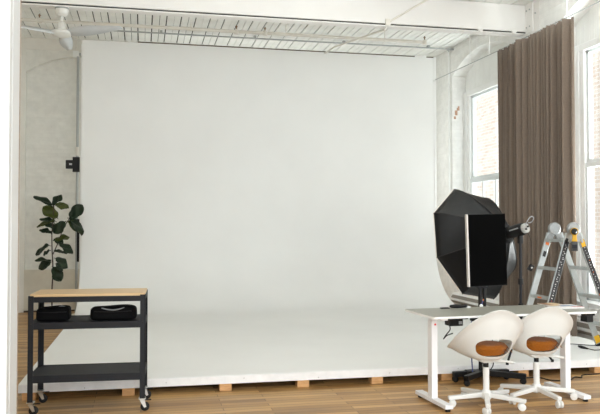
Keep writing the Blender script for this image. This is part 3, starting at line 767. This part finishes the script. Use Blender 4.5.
for zz in (.55, .80): MB().lathe([(.024, -.03), (.026, 0), (.024, .03)], (px_, py_, zz), 14).build('collar', M['black'], st, smooth=True)
for k in range(3):
    a = R(95 + 120*k); ex, ey = px_ + .30*math.cos(a), py_ + .30*math.sin(a)
    lg = MB().tube([(px_, py_, .42), (ex, ey, .012)], .011, 10).tube([(px_ + .15*math.cos(a), py_ + .15*math.sin(a), .216), (px_, py_, .12)], .007, 8).build('leg', M['dark_metal'], sl, smooth=True)
    MB().tube([(ex, ey, .0), (ex, ey, .024)], .015, 10).build('rubber_foot', M['rubber'], lg, smooth=True)
hang = Vector(tail) + Vector((.035, -.02, -.40))
MB().tube(smoothpath([tail + Vector((.01, 0, -.04)), tail + Vector((.045, -.015, -.15)), hang + Vector((0, 0, .03))]), .0022, 6).build('sync_cord', M['dark_metal'], sl, smooth=True)
MB().box(-.022, .022, -.018, .018, -.032, .032, m=Matrix.Translation(hang) @ Matrix.Rotation(R(35), 4, 'Y')).build('sync_plug', M['black'], sl, bevel=.006)
MB().tube([hang + Vector((0, -.019, .0)), hang + Vector((0, -.024, .0))], .009, 10).build('plug_cap', M['labelw'], sl)

# ------------------------------------------------------------------ step ladder (A-frame, splayed left-right)
ld = empty('folding_ladder', (4.532, 7.235, Z0))
tag(ld, 'aluminium folding step ladder with dark label strips standing on the platform', 'ladder')
HZ = 1.332
for (sgn, nm) in ((-1, 'a'), (1, 'b')):
    foot = sgn*.455 if sgn < 0 else .56
    def at(z, y): return Vector((sgn*.045 + (foot - sgn*.045)*(1 - z/HZ), y, z))
    for (yy, near) in ((.185, False), (-.185, True)):
        yf = yy*(1.08)
        top = at(HZ - .05, yy); bot = at(.015, yf)
        rl_ = MB().bar(top, bot, .026, .068, (1, 0, 0)).build('rail', M['alu'], ld, bevel=.004)
        MB().bar(at(.03, yf), at(.0, yf), .034, .075, (1, 0, 0)).build('rubber_foot', M['rubber'], rl_, bevel=.003)
        if near:
            a, b_ = at(HZ - .12, yy - .0145), at(.42, yf*.975 - .0145)
            lb = MB().bar(a, b_, .002, .057, (1, 0, 0), 0)
            d = (b_ - a); rr = random.Random(11 + sgn)
            t = .03
            while t < .95:
                hh = rr.uniform(.006, .014); o_ = rr.uniform(-.010, .010); mi = rr.choice([1, 1, 1, 1, 2 if sgn < 0 else 3, 1])
                p = a.lerp(b_, t) + Vector((o_, -.0016, 0)); q = a.lerp(b_, min(t + hh, .97)) + Vector((o_, -.0016, 0))
                lb.bar(p, q, .001, rr.uniform(.006, .018), (1, 0, 0), mi)
                t += hh + rr.uniform(.012, .03)
            lb.build('label_strip', [M['label'], M['labelw'], M['red'], M['orange']], rl_)
            if sgn > 0:
                MB().bar(at(HZ - .115, yy - .016), at(HZ - .19, yy - .016), .003, .048, (1, 0, 0)).build('yellow_sticker', M['yellow'], rl_)
                MB().bar(at(.64, yf - .013), at(.615, yf - .013), .003, .050, (1, 0, 0)).build('orange_sticker', M['orange'], rl_)
        else:
            MB().bar(at(HZ - .15, yy - .0145), at(HZ - .18, yy - .0145), .002, .04, (1, 0, 0)).build('orange_sticker', M['orange'], rl_)
            if sgn < 0: MB().bar(at(HZ - .25, yy - .0145), at(HZ - .31, yy - .0145), .002, .035, (1, 0, 0)).build('warning_label', M['label'], rl_)
            else: MB().bar(at(.12, yf - .0155), at(.04, yf - .0155), .004, .064, (1, 0, 0)).build('yellow_lock', M['yellow'], rl_)
    for i, zz in enumerate((HZ - .120, .905, .595, .28)):
        p = at(zz, 0)
        rg = MB().box(p.x - .038, p.x + .038, -.172, .172, zz - .022, zz + .006)
        for q in range(5): rg.box(p.x - .036 + q*.016, p.x - .030 + q*.016, -.17, .17, zz + .006, zz + .010)
        rg = rg.build('rung', M['alu'], ld, bevel=.002)
        if sgn < 0 and i == 2: MB().box(p.x - .040, p.x - .038, -.06, .02, zz - .015, zz + .002).build('orange_sticker', M['orange'], rg)
    # inner telescoping section's brace low on the frame
    p = at(.24, 0)
for (yy, near) in ((.185, False), (-.185, True)):
    hg = MB().lathe([(.060, -.024), (.072, -.018), (.072, .018), (.060, .024)], (0, yy, HZ - .0), 28, None, Matrix.Rotation(PI/2, 3, 'X'))
    for s in (-1, 1): hg.bar((s*.02, yy, HZ - .01), (s*.075, yy, HZ - .135), .036, .07, (1, 0, 0))
    h = hg.build('hinge', M['alu_hinge'], ld, bevel=.004)
    for s in (-1, 1): MB().bar((s*.082, yy, HZ - .10), (s*.098, yy, HZ - .15), .05, .03, (1, 0, 0)).build('lock_knob', M['black'] if (near and s < 0) else M['alu_hinge'], h, bevel=.008)

# cordless drill hung on the near hinge
dr = empty('cordless_drill', (4.485, 6.955, 1.262), R(-33)); dr.scale = (.86, .86, .86)
tag(dr, 'yellow and black cordless drill hanging at the top of the ladder', 'drill')
zc = .21
RX = Matrix.Rotation(PI/2, 3, 'X')
MB().lathe([(.036, -.10), (.043, -.08), (.043, .0), (.047, .02), (.047, .045), (.040, .05)], (0, .01, zc), 20, None, RX).build('drill_body', M['yellow'], dr, smooth=True)
MB().lathe([(.030, .0), (.034, .03), (.034, .05), (.020, .075)], (0, -.042, zc), 20, None, RX).build('chuck', M['black'], dr, smooth=True)
MB().lathe([(.040, .0), (.040, .004)], (0, -.041, zc), 20, None, RX).build('collar', M['black'], dr, smooth=True)
MB().prism([(-.024, .18), (.024, .18), (.028, .12), (.034, .085), (-.034, .085), (-.028, .12)], 'y', -.02, .03).build('grip', M['yellow'], dr, bevel=.008)
MB().prism([(-.038, .088), (.038, .088), (.040, -.03), (-.040, -.03)], 'y', -.035, .055).build('battery', mat('drill_battery', (.05, .048, .045), .35, noise=(40, .5, 4)), dr, bevel=.006)
MB().box(-.030, .030, -.039, -.035, .0, .05).box(-.024, .026, -.039, -.035, -.022, -.008).build('battery_label', M['dark_metal'], dr)

# ------------------------------------------------------------------ swivel chairs
def chair_shell():
    NP, NTt = 72, 18
    vs = []; fs = []
    def rim(phi):
        w = (1 - math.cos(phi))/2
        h = .447 + .380*(w**1.75)
        rx = .292 - .028*w; ry = .315*(1 - w) + .252*w
        rr = 1/((abs(math.sin(phi))/rx)**2.3 + (abs(math.cos(phi))/ry)**2.3)**(1/2.3)
        return rr, h
    # rings: centre pan then bowl
    rings = [(.0, 0), (.05, 0), (.10, 0)]
    vs.append((0, 0, .405))
    def P(phi, t):
        rr, h = rim(phi); w = (1 - math.cos(phi))/2
        r = .12 + (rr - .12)*t**(.80 - .10*w); z = .405 + (h - .405)*t**(1.35 - .15*w)
        if t > .88: r += .020*((t - .88)/.12)**1.5
        return (r*math.sin(phi), r*math.cos(phi), z)
    ringv = []
    for r in (.06, .12*.9):
        ringv.append([(r*math.sin(2*PI*k/NP), r*math.cos(2*PI*k/NP), .404) for k in range(NP)])
    for j in range(NTt + 1):
        ringv.append([P(2*PI*k/NP, j/NTt) for k in range(NP)])
    for g in ringv: vs += g
    for k in range(NP): fs.append((0, 1 + k, 1 + (k+1) % NP))
    for j in range(len(ringv) - 1):
        for k in range(NP): fs.append((1 + j*NP + k, 1 + j*NP + (k+1) % NP, 1 + (j+1)*NP + (k+1) % NP, 1 + (j+1)*NP + k))
    me = bpy.data.meshes.new('shell_raw'); me.from_pydata(vs, [], fs)
    bm = bmesh.new(); bm.from_mesh(me); bmesh.ops.recalc_face_normals(bm, faces=bm.faces); bm.to_mesh(me); bm.free()
    for p in me.polygons: p.use_smooth = True
    o = bpy.data.objects.new('shell_raw', me); COL.objects.link(o)
    k = o.modifiers.new('s', 'SOLIDIFY'); k.thickness = .009; k.offset = 0
    # rounded opening low in the back
    pts = []; n = 40
    for i in range(n):
        a = 2*PI*i/n; e = 2/2.9
        cx = .158*math.copysign(abs(math.cos(a))**e, math.cos(a)); cz = .074*math.copysign(abs(math.sin(a))**e, math.sin(a))
        pts.append((cx*(1 + .10*(cz/.074)), .508 + cz))
    cut = MB().prism(pts, 'y', -.45, -.045).build('cut', M['chair'])
    bo = o.modifiers.new('b', 'BOOLEAN'); bo.operation = 'DIFFERENCE'; bo.object = cut; bo.solver = 'EXACT'
    bpy.context.view_layer.update()
    dg = bpy.context.evaluated_depsgraph_get()
    res = bpy.data.meshes.new_from_object(o.evaluated_get(dg))
    bpy.data.objects.remove(o); bpy.data.objects.remove(cut)
    res.name = 'shell'; res.materials.clear(); res.materials.append(M['chair'])
    for p in res.polygons: p.use_smooth = True; p.material_index = 0
    res.set_sharp_from_angle(angle=R(50))
    return res

def make_chair():
    ch = empty('swivel_chair')
    so = bpy.data.objects.new('seat_shell', chair_shell()); COL.objects.link(so); so.parent = ch
    be = so.modifiers.new('bevel', 'BEVEL'); be.width = .003; be.segments = 2; be.limit_method = 'ANGLE'; be.angle_limit = R(50)
    cu = MB(); N = 40; pr = [(.0, .428), (.60, .428), (.93, .438), (1.0, .462), (.97, .495), (.85, .516), (.5, .524), (.0, .526)]
    for (f, z) in pr:
        for k in range(N):
            a = 2*PI*k/N; w = (1 - math.cos(a))/2
            rr = .205*(1 - w) + .150*w; rr = rr*(.9 if f == 1.0 and z < .45 else 1)
            lim = 1 if z > .47 else .86
            wr_ = .004*math.sin(7*a + 2*math.sin(3*a))*(1 if f > .8 else 0)
            cu.v.append((f*lim*(rr*1.14*math.sin(a)) + wr_, f*lim*rr*math.cos(a) + .02*(1 - w), z))
    for j in range(len(pr) - 1):
        for k in range(N): cu.f.append((j*N + k, j*N + (k+1) % N, (j+1)*N + (k+1) % N, (j+1)*N + k)); cu.mi.append(0)
    cu = cu.build('seat_cushion', M['cushion'], ch, smooth=True)
    cs = MB()
    for q in range(-3, 4):
        cs.tube(smoothpath([(q*.05 - .035, -.138 + .006*abs(q), .525), (q*.05, -.152 + .008*q*q*.8, .495), (q*.05 + .04, -.150 + .008*q*q*.8, .455)], 4), .0022, 6)
    cs.build('crease_stitching', M['cushion'], cu, smooth=True)
    me_ = MB().box(-.09, .09, -.09, .09, .386, .399); me_.box(-.05, .05, -.05, .06, .366, .385)
    me_ = me_.build('seat_mechanism', M['chair_base'], ch, bevel=.006)
    MB().tube([(.06, -.02, .375), (.16, -.03, .372), (.235, -.035, .358)], [.007, .009, .011], 10).build('height_lever', M['chair_base'], me_, smooth=True)
    cl = MB().tube([(0, 0, .10), (0, 0, .325)], .026, 18).build('gas_column', M['chair_base'], ch, smooth=True)
    MB().tube([(0, 0, .325), (0, 0, .368)], .021, 18).build('black_collar', M['black'], cl, smooth=True)
    hub = MB().lathe([(.035, .062), (.045, .07), (.045, .115), (.032, .135)], n=24).build('base_hub', M['chair_base'], ch, smooth=True)
    return ch
def chair_legs(ch, ang0):
    for k in range(5):
        a = R(ang0 + 72*k); d = Vector((math.cos(a), math.sin(a), 0))
        l = MB().bar(d*.03 + Vector((0, 0, .098)), d*.325 + Vector((0, 0, .076)), .040, .042, h2=.030).build('base_leg', M['chair_base'], ch, bevel=.005)
        t = d*.305; s_ = Vector((-d.y, d.x, 0))
        sw_ = R(55*k + 20); ax = Vector((math.cos(sw_), math.sin(sw_), 0))
        off = Vector((-ax.y, ax.x, 0))*.014
        c_ = MB()
        for q in (-1, 1):
            m3 = Matrix(((ax.x, -ax.y, 0), (ax.y, ax.x, 0), (0, 0, 1))) @ Matrix.Rotation(PI/2, 3, 'Y')
            c_.lathe([(.020, -.010), (.030, -.006), (.030, .006), (.020, .010)], t + off + ax*(q*.016) + Vector((0, 0, .0303)), 18, None, m3)
        c_.tube([t + off + Vector((0, 0, .03)), t + Vector((0, 0, .066))], .009, 10)
        c_.build('caster', M['chair_base'], l, smooth=True)
c1 = make_chair()
c2 = copy_tree(c1)
c1.location = (2.815, 5.66, 0); c1.rotation_euler.z = R(0)
c2.location = (3.350, 5.785, 0); c2.rotation_euler.z = R(-3)
chair_legs(c1, -114)
chair_legs(c2, 65 - 4)
tag(c1, 'white shell swivel chair with ochre cushion, the left of the pair at the desk', 'chair', 'white swivel chairs at the desk')
tag(c2, 'white shell swivel chair with ochre cushion, the right of the pair, nearer the ladder', 'chair', 'white swivel chairs at the desk')

# ------------------------------------------------------------------ cords on the floor and on the platform
cord = MB().tube(smoothpath([(3.60, 6.60, .006), (3.77, 6.60, .006), (3.86, 6.56, .006), (3.87, 6.47, .006), (3.99, 6.40, .006), (4.10, 6.44, .006), (4.20, 6.53, .006), (4.255, 6.50, .006), (4.33, 6.60, .006), (4.5, 6.62, .006), (4.9, 6.64, .006), (5.4, 6.6, .006)], 6), .006, 8).build('power_cord', M['black'], smooth=True)
tag(cord, 'black power cord winding over the wooden floor under the desk', 'cord')
c3 = MB().tube(smoothpath([(4.65, 7.62, Z0 + .005), (4.83, 7.60, Z0 + .005), (5.0, 7.47, Z0 + .005), (5.22, 7.36, Z0 + .005)], 6), .0045, 8).build('thin_cable', M['dark_metal'], smooth=True)
tag(c3, 'thin dark cable lying across the white platform by the ladder', 'cord')
c4 = empty('extension_lead', (4.80, 7.33, Z0 + .001))
tag(c4, 'black plug and its cord lying on the white platform edge', 'cord')
MB().tube([(0, .06, .014), (.0, 0, .014), (.01, -.10, .012)], [.010, .017, .008], 12).build('plug', M['black'], c4, smooth=True)
MB().tube(smoothpath([(.01, -.10, .012), (.05, -.17, .006), (.16, -.15, .006), (.28, -.02, .006), (.40, .0, .006)]), .0045, 8).build('cord', M['dark_metal'], c4, smooth=True)

# ------------------------------------------------------------------ light
w = bpy.data.worlds.new('World'); SC.world = w; w.use_nodes = True
bg = w.node_tree.nodes['Background']; bg.inputs[0].default_value = (.92, .975, 1, 1); bg.inputs[1].default_value = 2.2
def area(name, loc, rot, sx, sy, power, color=(1, 1, 1)):
    l = bpy.data.lights.new(name, 'AREA'); l.shape = 'RECTANGLE'; l.size = sx; l.size_y = sy; l.energy = power; l.color = color
    o = bpy.data.objects.new(name, l); COL.objects.link(o); o.location = loc; o.rotation_euler = rot
    return o
for (y0, y1), pw in zip(W, (170, 17)):
    o = area('window_daylight', (6.7, (y0 + y1)/2, 1.15), (0, R(140), 0), 1.4, 2.0, pw, (.98, .99, 1)); o.data.spread = R(110)
area('rear_fill_light', (.5, -9, 2.5), (R(90), 0, 0), 14, 4.4, 190, (.97, .99, 1))  # added fill far behind the camera to lift the room; no window modelled
area('rear_fill_light', (2.4, 13.38, 2.3), (R(-90), 0, 0), 5.0, 3.2, 40, (.97, .99, 1))  # added lamp hidden behind the backdrop; the back wall has no window
try:
    SC.cycles.max_bounces = 16; SC.cycles.diffuse_bounces = 10; SC.cycles.transparent_max_bounces = 16
except Exception: pass

# ------------------------------------------------------------------ camera
cam = bpy.data.cameras.new('Camera'); cam.sensor_width = 36; cam.lens = 730/600*36; cam.clip_end = 200
co = bpy.data.objects.new('Camera', cam); COL.objects.link(co)
co.location = (0, 0, 1.5); co.rotation_euler = (R(91.5), 0, R(-12.22))
SC.camera = co
SC.view_settings.view_transform = 'Standard'; SC.view_settings.look = 'None'
SC.view_settings.gamma = 1; SC.view_settings.use_curve_mapping = False
SC.view_settings.exposure = .74
